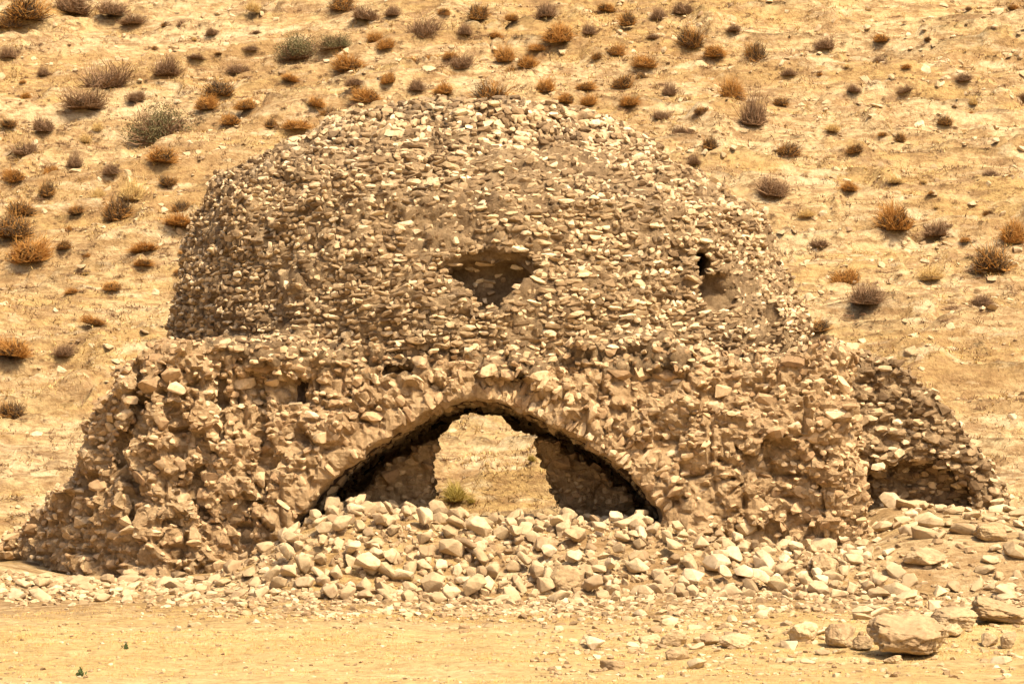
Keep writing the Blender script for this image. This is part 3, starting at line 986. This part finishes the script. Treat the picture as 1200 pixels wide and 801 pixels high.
# foreground boulders and slabs, placed where the photograph has them
def block(name, seed, px, py, wpx, hpx, label, cat='boulder', depth=0.8, nplanes=10, sq=3.6, rotz=0.0, sink=0.18, rough=0.06, tilt=0.05, group=None):
    x, y, z, d = on_ground(px, py + hpx * 0.5)
    s = FPX / d
    w, hh = wpx / s / 2, hpx / s / 2
    me = rock_mesh(name, seed, M['boulder_stone'], npts=nplanes + 9, dims=(w * 1.05, w * depth * 1.05, hh * 1.1), rough=rough, cuts=6, n=sq, bev=0.11)
    o = link(name, me)
    y2 = y + w * depth * 0.6
    o.location = (x, y2, float(terrain(x, y2)) + hh * (1 - 2 * sink))
    o.rotation_euler = (random.gauss(0, tilt), random.gauss(0, tilt), rotz)
    tag(o, label, cat, group)
    ex.append((x, y2, w))
    return o

block('boulder', 511, 1066, 750, 96, 46, 'large rough boulder undercut by a dark gap, in front of the slabs', depth=0.7, sink=-0.05, nplanes=16, sq=4.5, rough=0.09)
block('stone_slab', 512, 1176, 716, 72, 28, 'pale flat-topped slab at the end of the row of slabs', 'slab', depth=1.2, nplanes=26, sq=12, sink=0.1)
block('stone_slab', 513, 1120, 722, 56, 24, 'long flat slab between the pale slab and the boulder', 'slab', depth=1.0, nplanes=26, sq=12)
block('boulder', 514, 942, 737, 40, 28, 'pointed pale boulder lying beside the paired brown boulders', rotz=0.5)
block('boulder', 515, 985, 742, 44, 32, 'rounded brown boulder, one of a leaning pair', rotz=1.0)
block('boulder', 516, 1012, 752, 28, 20, 'small pale boulder wedged against the big undercut boulder')
block('boulder', 517, 862, 748, 40, 22, 'low sunken boulder in the row of pale stones', sink=0.3)
block('boulder', 518, 832, 747, 24, 18, 'small light boulder next to the low sunken boulder')
block('boulder', 519, 1065, 718, 44, 22, 'low brown boulder just behind the big undercut boulder', sink=0.3)
block('boulder', 520, 790, 745, 36, 22, 'smooth pale boulder partly sunk in dry grass', sink=0.3)
block('boulder', 521, 762, 746, 28, 20, 'small rounded boulder touching the smooth pale one', sink=0.3)
block('boulder', 522, 795, 763, 30, 20, 'flat little boulder in front of the smooth pale one', sink=0.3)
block('boulder', 523, 718, 775, 34, 18, 'low weathered boulder alone at the edge of the dry grass', sink=0.35)
block('stone', 524, 1045, 770, 26, 14, 'banded oblong stone lying under the edge of the big boulder', 'stone', rotz=-0.4)
block('stone', 525, 1118, 738, 24, 18, 'squarish stone propped beneath the long flat slab', 'stone')
block('stone', 526, 1160, 748, 20, 20, 'round stone in the hollow below the pale slab', 'stone')
block('stone', 527, 1184, 748, 22, 22, 'egg-shaped stone next to the round one below the slab', 'stone')
block('boulder', 528, 665, 676, 44, 34, 'smooth light block at the foot of the heap', rotz=0.2, sink=0.2)
block('boulder', 529, 968, 660, 36, 30, 'large squarish block at the right end of the heap', rotz=0.4, sink=0.25)
block('boulder', 530, 1085, 655, 54, 22, 'long pale block lying on the right bank', rotz=-0.2, sink=0.2)
block('boulder', 531, 1165, 622, 44, 26, 'dark-sided block near the end of the outer wall', rotz=0.3, sink=0.2)

def fore_ok(x, y):
    return x > 1.0 + 0.6 * math.sin(y * 1.7)
for (x, y, r) in scatter(85, (0.8, 7.6), (-11.4, -3.2), (0.05, 0.07, 0.09, 0.12, 0.15), fore_ok, ex, 1.0):
    o = put_rock(random.choice(RUB), 'loose_stone', x, y, r, sink=random.uniform(0.15, 0.35), squash=(1.3, 1.0, 0.75), tilt=0.15)
    tag(o, 'loose pale stone scattered on the stony ground before the heap', 'stone', 'loose stones on the foreground to the right')

# gravel and chips: uncountable
def stuff_rocks(name, label, pts, mat, shapes=STONES):
    recs = []
    P = np.array(pts)
    PZ_ = terrain(P[:, 0], P[:, 1]); e = 0.15
    GX_ = (terrain(P[:, 0] + e, P[:, 1]) - terrain(P[:, 0] - e, P[:, 1])) / (2 * e)
    GY_ = (terrain(P[:, 0], P[:, 1] + e) - terrain(P[:, 0], P[:, 1] - e)) / (2 * e)
    for (x, y, r, flat), zt, ga, gb in zip(pts, PZ_, GX_, GY_):
        n = Vector((-ga, -gb, 1)).normalized() if r > 0.05 else Vector((0, 0, 1))
        R = np.array(n.to_track_quat('Z', 'Y').to_matrix() @ Matrix.Rotation(random.uniform(0, 6.28), 3, 'Z') @ Matrix.Rotation(random.gauss(0, 0.15), 3, 'X'))
        recs.append((mat4((x, y, zt + r * flat * 0.12), R, (r * random.uniform(0.9, 1.5), r, r * flat)), random.randrange(len(shapes))))
    v, f = merge(recs, shapes)
    o = link(name, mesh_np(name, v, f, mat, smooth=False))
    tag(o, label, name.replace('_', ' '), kind='stuff')
    return o

pts = []
for _ in range(2600):                # around and in front of the heap
    x = random.uniform(-5.0, 8.5); y = -2.4 - abs(random.gauss(0, 1.5))
    if random.random() < 0.3: y = random.uniform(-4.5, -0.6)
    if x < -4.2 and random.random() < 0.7: continue
    pts.append((x, y, random.choice((0.025, 0.035, 0.05, 0.07)), random.uniform(0.5, 0.9)))
for _ in range(2200):
    x = random.uniform(-3.6, 5.2); y = random.uniform(-2.8, 0.2)
    pts.append((x, y, random.choice((0.03, 0.04, 0.055, 0.07)), random.uniform(0.8, 1.2)))
for _ in range(1500):
    x = random.uniform(-9, -3.2); y = -0.5 - abs(random.gauss(0, 0.9))
    pts.append((x, y, random.choice((0.025, 0.035, 0.05, 0.07)), random.uniform(0.5, 0.9)))
for _ in range(1100):                # right foreground
    x = random.uniform(0.2, 8.5); y = random.uniform(-12.5, -4)
    pts.append((x, y, random.choice((0.02, 0.03, 0.04, 0.055)), random.uniform(0.5, 0.9)))
for _ in range(1600):
    x = random.uniform(-9, 4); y = random.uniform(-14, -3)
    pts.append((x, y, random.choice((0.012, 0.02, 0.03)), random.uniform(0.5, 0.9)))
for _ in range(500):
    x = random.uniform(5, 9); y = random.uniform(-3, 8)
    pts.append((x, y, random.choice((0.03, 0.05, 0.07)), random.uniform(0.5, 0.9)))
stuff_rocks('gravel', 'pale gravel and stone chips strewn around the foot of the ruin', pts, M['gravel'])

pts = []
while len(pts) < 5200:
    x = random.uniform(-14, 14); y = random.uniform(11, 48)
    c = float(vnoise(x * 0.25, y * 0.5, 0, 91))
    if random.random() > 0.25 + 0.9 * max(0, c) + (0.25 if x > 3 else 0): continue
    pts.append((x, y, random.choice((0.03, 0.04, 0.05, 0.07, 0.10)), random.uniform(0.35, 0.7)))
for _ in range(260):
    x = random.uniform(-14, 14); y = random.uniform(11, 48)
    if x < 2 and random.random() < 0.6: continue
    pts.append((x, y, random.uniform(0.08, 0.16), random.uniform(0.3, 0.5)))
stuff_rocks('hillside_stones', 'small pale stones and clods scattered over the dry slope', pts, M['rubble_stone'])

# ------------------------------------------------------------------ plants
def blades(n, seed, rx, rz, width, spread=1.0, up=0.35, droop=0.15, start=0.25, lo=0.65, segs=2):
    """thin tapering blades radiating from a low centre"""
    r = np.random.default_rng(seed)
    az = r.uniform(0, 2 * math.pi, n)
    el = np.arcsin(r.uniform(0.0, 1.0, n) ** 1.1)
    lump = 0.72 + 0.38 * vnoise(np.cos(az) * np.cos(el) * 1.7 + seed, np.sin(az) * np.cos(el) * 1.7, np.sin(el) * 1.7, seed)
    d = np.stack([np.cos(az) * np.cos(el) * spread, np.sin(az) * np.cos(el) * spread, np.sin(el) + up * 0.2], 1)
    L = r.uniform(lo, 1.08, n) * lump * 1.2
    tip = d * L[:, None] * np.array([rx, rx, rz])
    a2 = az + r.normal(0, 0.9, n)
    st = np.stack([np.cos(a2), np.sin(a2), np.zeros(n)], 1) * (r.uniform(0, start * 0.75, n) * rx)[:, None]
    st[:, 2] = 0
    midp = st * 0.5 + tip * 0.5 + r.normal(size=(n, 3)) * rx * 0.11
    midp[:, 2] += droop * rz * 0.5
    midp[:, 2] = np.maximum(midp[:, 2], 0.01)
    side = np.cross(tip - st, r.normal(size=(n, 3)))
    side /= np.linalg.norm(side, axis=1)[:, None] + 1e-9
    w = (width * r.uniform(0.6, 1.3, n))[:, None]
    v = np.stack([st - side * w, st + side * w, midp + side * w * 0.8, midp - side * w * 0.8, tip], 1).reshape(-1, 3)
    b = (np.arange(n) * 5)[:, None]
    f = np.concatenate([b + np.array([[0, 1, 2]]), b + np.array([[0, 2, 3]]), b + np.array([[3, 2, 4]])])
    return v, f

def leaves(n, seed, rx, rz, size):
    r = np.random.default_rng(seed)
    nl = 16
    lob = r.normal(size=(nl, 3)); lob /= np.linalg.norm(lob, axis=1)[:, None]
    lob[:, 2] = np.abs(lob[:, 2]) * 0.9
    lob *= r.uniform(0.35, 0.8, nl)[:, None]
    k = r.integers(0, nl, n)
    p = lob[k] + r.normal(size=(n, 3)) * 0.15
    p = p * np.array([rx, rx, rz])
    p[:, 2] = np.abs(p[:, 2]) + 0.02
    a = r.normal(size=(n, 3)); a /= np.linalg.norm(a, axis=1)[:, None]
    b = np.cross(a, r.normal(size=(n, 3))); b /= np.linalg.norm(b, axis=1)[:, None]
    s = (size * r.uniform(0.6, 1.3, n))[:, None]
    v = np.stack([p - a * s, p + b * s * 0.45, p + a * s, p - b * s * 0.45], 1).reshape(-1, 3)
    q = (np.arange(n) * 4)[:, None]
    f = np.concatenate([q + np.array([[0, 1, 2]]), q + np.array([[0, 2, 3]])])
    return v, f

PLANTS = {}
def plant_kind(key, parts):
    PLANTS[key] = [(nm, mesh_np(nm, v, f, M[mt], smooth=False)) for nm, (v, f), mt in parts]
for i in range(4):
    plant_kind(('O', i), [('straw', blades(1200, 600 + i, 1.05, 1.0, 0.012, start=0.6, lo=0.5), 'straw'), ('twigs', blades(700, 620 + i, 0.85, 0.72, 0.02, start=0.65, lo=0.4), 'dark_twig')])
    plant_kind(('B', i), [('twigs', blades(1300, 640 + i, 1.05, 1.1, 0.011, start=0.65, lo=0.4), 'thorn'), ('core', blades(200, 660 + i, 0.7, 0.55, 0.028, start=0.6), 'dark_twig')])
    plant_kind(('D', i), [('twigs', blades(1200, 680 + i, 0.95, 0.95, 0.015, start=0.65, lo=0.4), 'dark_twig'), ('straw', blades(420, 700 + i, 1.12, 1.15, 0.011, start=0.6, lo=0.6), 'straw')])
    plant_kind(('P', i), [('straw', blades(900, 720 + i, 1.0, 1.1, 0.011, start=0.6, lo=0.45), 'pale_straw'), ('twigs', blades(130, 730 + i, 0.7, 0.4, 0.03, start=0.6), 'thorn')])
for i in range(3):
    plant_kind(('G', i), [('foliage', leaves(7500, 740 + i, 1.0, 0.9, 0.024), 'grey_leaf'), ('twigs', blades(420, 760 + i, 0.95, 0.8, 0.016, start=0.6), 'thorn')])
plant_kind(('Y', 0), [('foliage', blades(420, 780, 1.0, 1.2, 0.016, start=0.5), 'yellow_leaf'), ('twigs', blades(60, 781, 0.7, 0.5, 0.02), 'thorn')])
plant_kind(('W', 0), [('leaves', leaves(60, 790, 1.0, 1.2, 0.28), 'green_leaf'), ('stem', blades(8, 791, 0.4, 0.9, 0.05), 'green_leaf')])

KN = {'O': ('dry_tussock', 'dry orange tussock with dark twigs on the slope', 'bush', 'orange tussocks on the hillside'),
      'B': ('thorn_bush', 'low brown thorn bush spreading on the slope', 'bush', 'brown thorn bushes on the hillside'),
      'D': ('dark_bush', 'compact dark twiggy bush on the slope', 'bush', 'dark bushes on the hillside'),
      'P': ('pale_tussock', 'pale straw-coloured grass tussock on the slope', 'grass tuft', 'pale tussocks on the hillside'),
      'G': ('green_shrub', None, 'shrub', None), 'Y': ('yellow_shrub', None, 'shrub', None), 'W': ('green_weed', None, 'weed', None)}
BUSHES = []
def bush(px, py, wpx, kind, tall=1.0, label=None):
    """py: foot of the plant"""
    x, y, z, d = on_ground(px, py)
    s = FPX / d
    nm, lb, cat, grp = KN[kind]
    i = random.randrange(len([k for k in PLANTS if k[0] == kind]))
    r = wpx / s * 0.58
    root = link(nm, None)
    root.location = (x, y, z - 0.03 * r)
    root.rotation_euler = (random.gauss(0, 0.06) - 0.12, random.gauss(0, 0.06), random.uniform(0, 6.28))
    root.scale = (r, r * random.uniform(0.85, 1.1), r * tall * random.uniform(1.1, 1.45))
    if not label:
        size = 'big ' if wpx > 36 else ('' if wpx > 20 else 'small ')
        where = 'above the dome' if (py < 130 and 420 < px < 780) else ('right of the dome' if px > 780 else 'left of the dome')
        lb = size + lb.replace('on the slope', 'on the slope ' + where)
    tag(root, label or lb, cat, None if label else grp)
    for pn, me in PLANTS[(kind, i)]:
        link(pn, me, root)
    BUSHES.append((px, py, wpx))

bush(350, 70, 66, 'G', 0.8, 'wide grey-green shrub high on the slope above the dome')
bush(392, 58, 44, 'G', 0.8, 'small grey-green shrub touching the wide one above the dome')
bush(188, 165, 84, 'G', 1.05, 'big rounded grey-green shrub left of the dome')
bush(535, 592, 34, 'Y', 1.0, 'yellowish dry shrub seen through the arch')
bush(553, 590, 14, 'Y', 0.8, 'tiny olive shrub beside the yellowish one beyond the arch')
bush(623, 540, 14, 'Y', 0.8, 'small olive tuft higher on the slope seen through the arch')
for a in [(195, 90, 44, 'B', .9), (125, 105, 76, 'B', .5), (100, 128, 64, 'B', .5), (50, 153, 38, 'B', .7), (258, 113, 42, 'D', .9), (243, 128, 32, 'O', .9),
          (288, 128, 30, 'O', .9), (272, 146, 28, 'O', .9), (318, 150, 22, 'D', .8), (348, 152, 40, 'O', .6), (385, 138, 28, 'D', .8), (115, 153, 16, 'P', 1),
          (410, 86, 46, 'O', .7), (497, 46, 50, 'B', .9), (440, 50, 24, 'O', .8), (452, 58, 28, 'O', .9), (560, 22, 32, 'D', .9), (545, 42, 24, 'B', .9),
          (640, 22, 32, 'B', .9), (655, 50, 46, 'O', .9), (600, 28, 20, 'O', .8), (736, 34, 28, 'D', .9), (721, 65, 28, 'O', .9), (756, 79, 34, 'O', .8),
          (772, 24, 28, 'B', .8), (540, 80, 40, 'B', .7), (505, 74, 22, 'O', .9), (528, 70, 22, 'O', .8), (592, 73, 30, 'O', .9), (618, 80, 32, 'O', .8),
          (600, 92, 20, 'D', 1), (480, 76, 24, 'O', .9), (577, 122, 50, 'D', .9), (520, 112, 30, 'O', .8), (488, 110, 26, 'B', .9), (640, 108, 30, 'O', .9),
          (663, 120, 26, 'O', .9), (686, 106, 30, 'O', .7), (730, 103, 32, 'D', .9), (753, 95, 18, 'D', .9), (738, 126, 30, 'O', .8), (785, 112, 24, 'B', .9),
          (810, 55, 34, 'D', 1.2), (838, 66, 34, 'O', .8), (887, 76, 32, 'D', 1.3), (857, 122, 38, 'O', 1.0), (883, 147, 48, 'B', 1.0), (833, 176, 24, 'D', 1.1),
          (813, 193, 24, 'B', .8), (923, 183, 34, 'D', .9), (967, 58, 34, 'B', .8), (915, 124, 22, 'D', .7), (1003, 180, 22, 'D', .8), (1055, 168, 17, 'D', 1),
          (1107, 148, 28, 'D', .8), (995, 224, 26, 'O', .9), (905, 230, 48, 'B', .8), (1050, 270, 56, 'O', 1.2), (1097, 278, 40, 'B', .7), (1187, 284, 38, 'O', 1.1),
          (1163, 320, 54, 'D', 1.1), (990, 334, 46, 'O', .7), (1015, 360, 52, 'B', .6), (1150, 358, 36, 'B', .6), (958, 394, 34, 'D', .8), (1030, 75, 22, 'B', .6),
          (1060, 110, 26, 'B', .5), (1130, 95, 30, 'B', .5), (1160, 210, 26, 'B', .5), (975, 155, 26, 'P', .6), (960, 410, 30, 'B', .7), (1090, 330, 40, 'P', .6),
          (15, 278, 54, 'D', .9), (36, 308, 58, 'O', .9), (75, 292, 24, 'D', .8), (138, 258, 42, 'D', .9), (155, 236, 44, 'P', 1), (215, 250, 30, 'D', .8),
          (210, 268, 46, 'O', .5), (197, 218, 24, 'D', .8), (55, 232, 24, 'D', 1.1), (18, 212, 36, 'O', .8), (88, 196, 24, 'B', 1.0), (190, 190, 42, 'O', .8),
          (90, 252, 26, 'D', .7), (30, 182, 40, 'B', .6), (25, 252, 44, 'D', .6), (170, 295, 46, 'O', .4), (132, 340, 26, 'O', .8), (15, 425, 52, 'O', .7),
          (75, 420, 30, 'B', .7), (14, 490, 42, 'D', .8), (110, 380, 40, 'O', .4), (168, 312, 30, 'O', .5), (8, 330, 26, 'B', .7), (85, 345, 24, 'O', .6),
          (30, 24, 70, 'D', .6), (12, 34, 40, 'D', .7), (85, 16, 60, 'B', .6), (130, 18, 46, 'B', .6), (155, 30, 40, 'B', .5), (400, 12, 36, 'D', .8), (427, 24, 40, 'B', .6),
          (295, 60, 22, 'B', .5), (280, 86, 34, 'B', .6), (230, 70, 26, 'B', .4), (160, 118, 30, 'B', .6), (10, 150, 24, 'D', .7), (10, 70, 30, 'B', .7),
          (60, 205, 26, 'O', .8), (370, 125, 30, 'O', .7), (430, 118, 44, 'O', .8), (415, 100, 26, 'B', .6), (455, 100, 26, 'O', .8), (340, 95, 30, 'O', .5),
          (460, 20, 24, 'B', .8), (520, 18, 20, 'O', .8), (580, 45, 22, 'O', .7), (690, 40, 24, 'B', .7), (700, 70, 18, 'D', .8), (630, 60, 24, 'O', .7),
          (710, 14, 26, 'O', .7), (800, 16, 34, 'B', .7), (765, 48, 22, 'B', .6), (775, 140, 26, 'B', .6), (800, 160, 30, 'B', .6), (690, 125, 26, 'O', .7),
          (860, 40, 22, 'B', .6), (925, 90, 24, 'B', .5), (1000, 110, 24, 'B', .5), (945, 255, 30, 'P', .6), (960, 290, 34, 'B', .5), (1050, 215, 26, 'P', .6)]:
    bush(*a)
# many smaller tufts
for _ in range(290):
    left = random.random() < 0.6
    px = random.uniform(0, 480) if left else random.uniform(480, 1200)
    py = random.uniform(4, 330) if left else random.uniform(4, 300)
    if any(abs(px - a) < 0.6 * (w + 16) and abs(py - b) < 0.4 * (w + 16) for a, b, w in BUSHES): continue
    bush(px, py, random.choice((9, 11, 13, 16, 20, 26)), random.choice('OOOBBDPP'), random.uniform(0.5, 0.9))

bush(96, 792, 13, 'W', 1.3, 'small green weed on the bare track before the ruin')
bush(146, 760, 9, 'W', 1.3, 'tiny dark green weed nearer the ruin than the other weed')

# dry litter and seedlings round the bushes: uncountable
lv, lf, off = [], [], 0
LT = [blades(44, 850 + k, 1.0, 0.6, 0.03, start=0.8, lo=0.4) for k in range(5)]
for (bx, by, bw) in [b for b in BUSHES if b[1] < 520]:
    for _ in range(int(3 + bw / 5)):
        px, py = bx + random.gauss(0, 0.75 * bw), by + random.gauss(0, 0.28 * bw)
        if py < 2: continue
        x, y, z, d = on_ground(px, py)
        if y < 10.5: continue
        r = random.uniform(0.05, 0.14)
        v, f = random.choice(LT)
        a = random.uniform(0, 6.28)
        Rz = np.array([[math.cos(a), -math.sin(a), 0], [math.sin(a), math.cos(a), 0], [0, 0, 1]])
        lv.append((v * r) @ Rz.T + np.array([x, y, z])); lf.append(f + off); off += len(v)
LX = RNG.uniform(-14, 14, 5200); LY = RNG.uniform(10.5, 46, 5200)
LK = vnoise(LX * 0.3, LY * 0.6, 0, 95) > RNG.uniform(-0.5, 0.7, 5200)
for x, y, z in zip(LX[LK], LY[LK], terrain(LX[LK], LY[LK])):
    r = random.choice((0.05, 0.06, 0.08, 0.10, 0.13, 0.18)) * random.uniform(0.8, 1.2)
    v, f = random.choice(LT)
    a = random.uniform(0, 6.28)
    Rz = np.array([[math.cos(a), -math.sin(a), 0], [math.sin(a), math.cos(a), 0], [0, 0, 1]])
    lv.append(((v * r) @ Rz.T) * np.array([1.7, 0.8, 0.8]) + np.array([x, y, z])); lf.append(f + off); off += len(v)
tag(link('dry_litter', mesh_np('dry_litter', np.concatenate(lv), np.concatenate(lf), M['thorn'], smooth=False)), 'brown dry litter and small dead tufts around the hillside bushes', 'litter', kind='stuff')

# dry grass stubble: uncountable
def stubble(name, label, n, region, h, w, mat, seed, clump=1.2):
    r = np.random.default_rng(seed)
    x = r.uniform(region[0], region[1], n * 3); y = r.uniform(region[2], region[3], n * 3)
    c = vnoise(x * 0.35, y * clump, 0, seed) + 0.5 * vnoise(x * 1.3, y * 2.6, 0, seed + 1)
    ok = c > r.uniform(-0.5, 0.7, n * 3)
    if region[3] < 5:
        ok &= ~((y > -3.4) & (x > -8) & (x < 9))
    x, y = x[ok][:n // 7], y[ok][:n // 7]
    x = np.repeat(x, 7) + r.normal(0, 0.05, len(x) * 7); y = np.repeat(y, 7) + r.normal(0, 0.05, len(y) * 7)
    z = terrain(x, y)
    n = len(x)
    hh = h * r.uniform(0.5, 1.3, n)
    az = r.uniform(0, 2 * math.pi, n)
    lean = r.uniform(0.4, 2.0, n)
    p = np.stack([x, y, z - 0.01], 1)
    side = np.stack([np.cos(az), np.sin(az), np.zeros(n)], 1) * w
    tip = p + np.stack([-np.sin(az) * lean * hh, np.cos(az) * lean * hh, hh], 1)
    v = np.stack([p - side, p + side, tip], 1).reshape(-1, 3)
    f = np.arange(n * 3).reshape(-1, 3)
    o = link(name, mesh_np(name, v, f, M[mat], smooth=False))
    tag(o, label, 'grass', kind='stuff')
stubble('dry_grass', 'short golden dry grass on the level ground before the ruin', 90000, (-9, 9, -15, -2.6), 0.03, 0.004, 'gold_straw', 801)
stubble('hillside_grass', 'dry straw stubble covering the hillside', 110000, (-15, 15, 10, 50), 0.07, 0.010, 'pale_straw', 811)
stubble('hillside_scrub', 'thin brown dry scrub in streaks across the hillside', 70000, (-15, 15, 10, 50), 0.08, 0.010, 'thorn', 821)
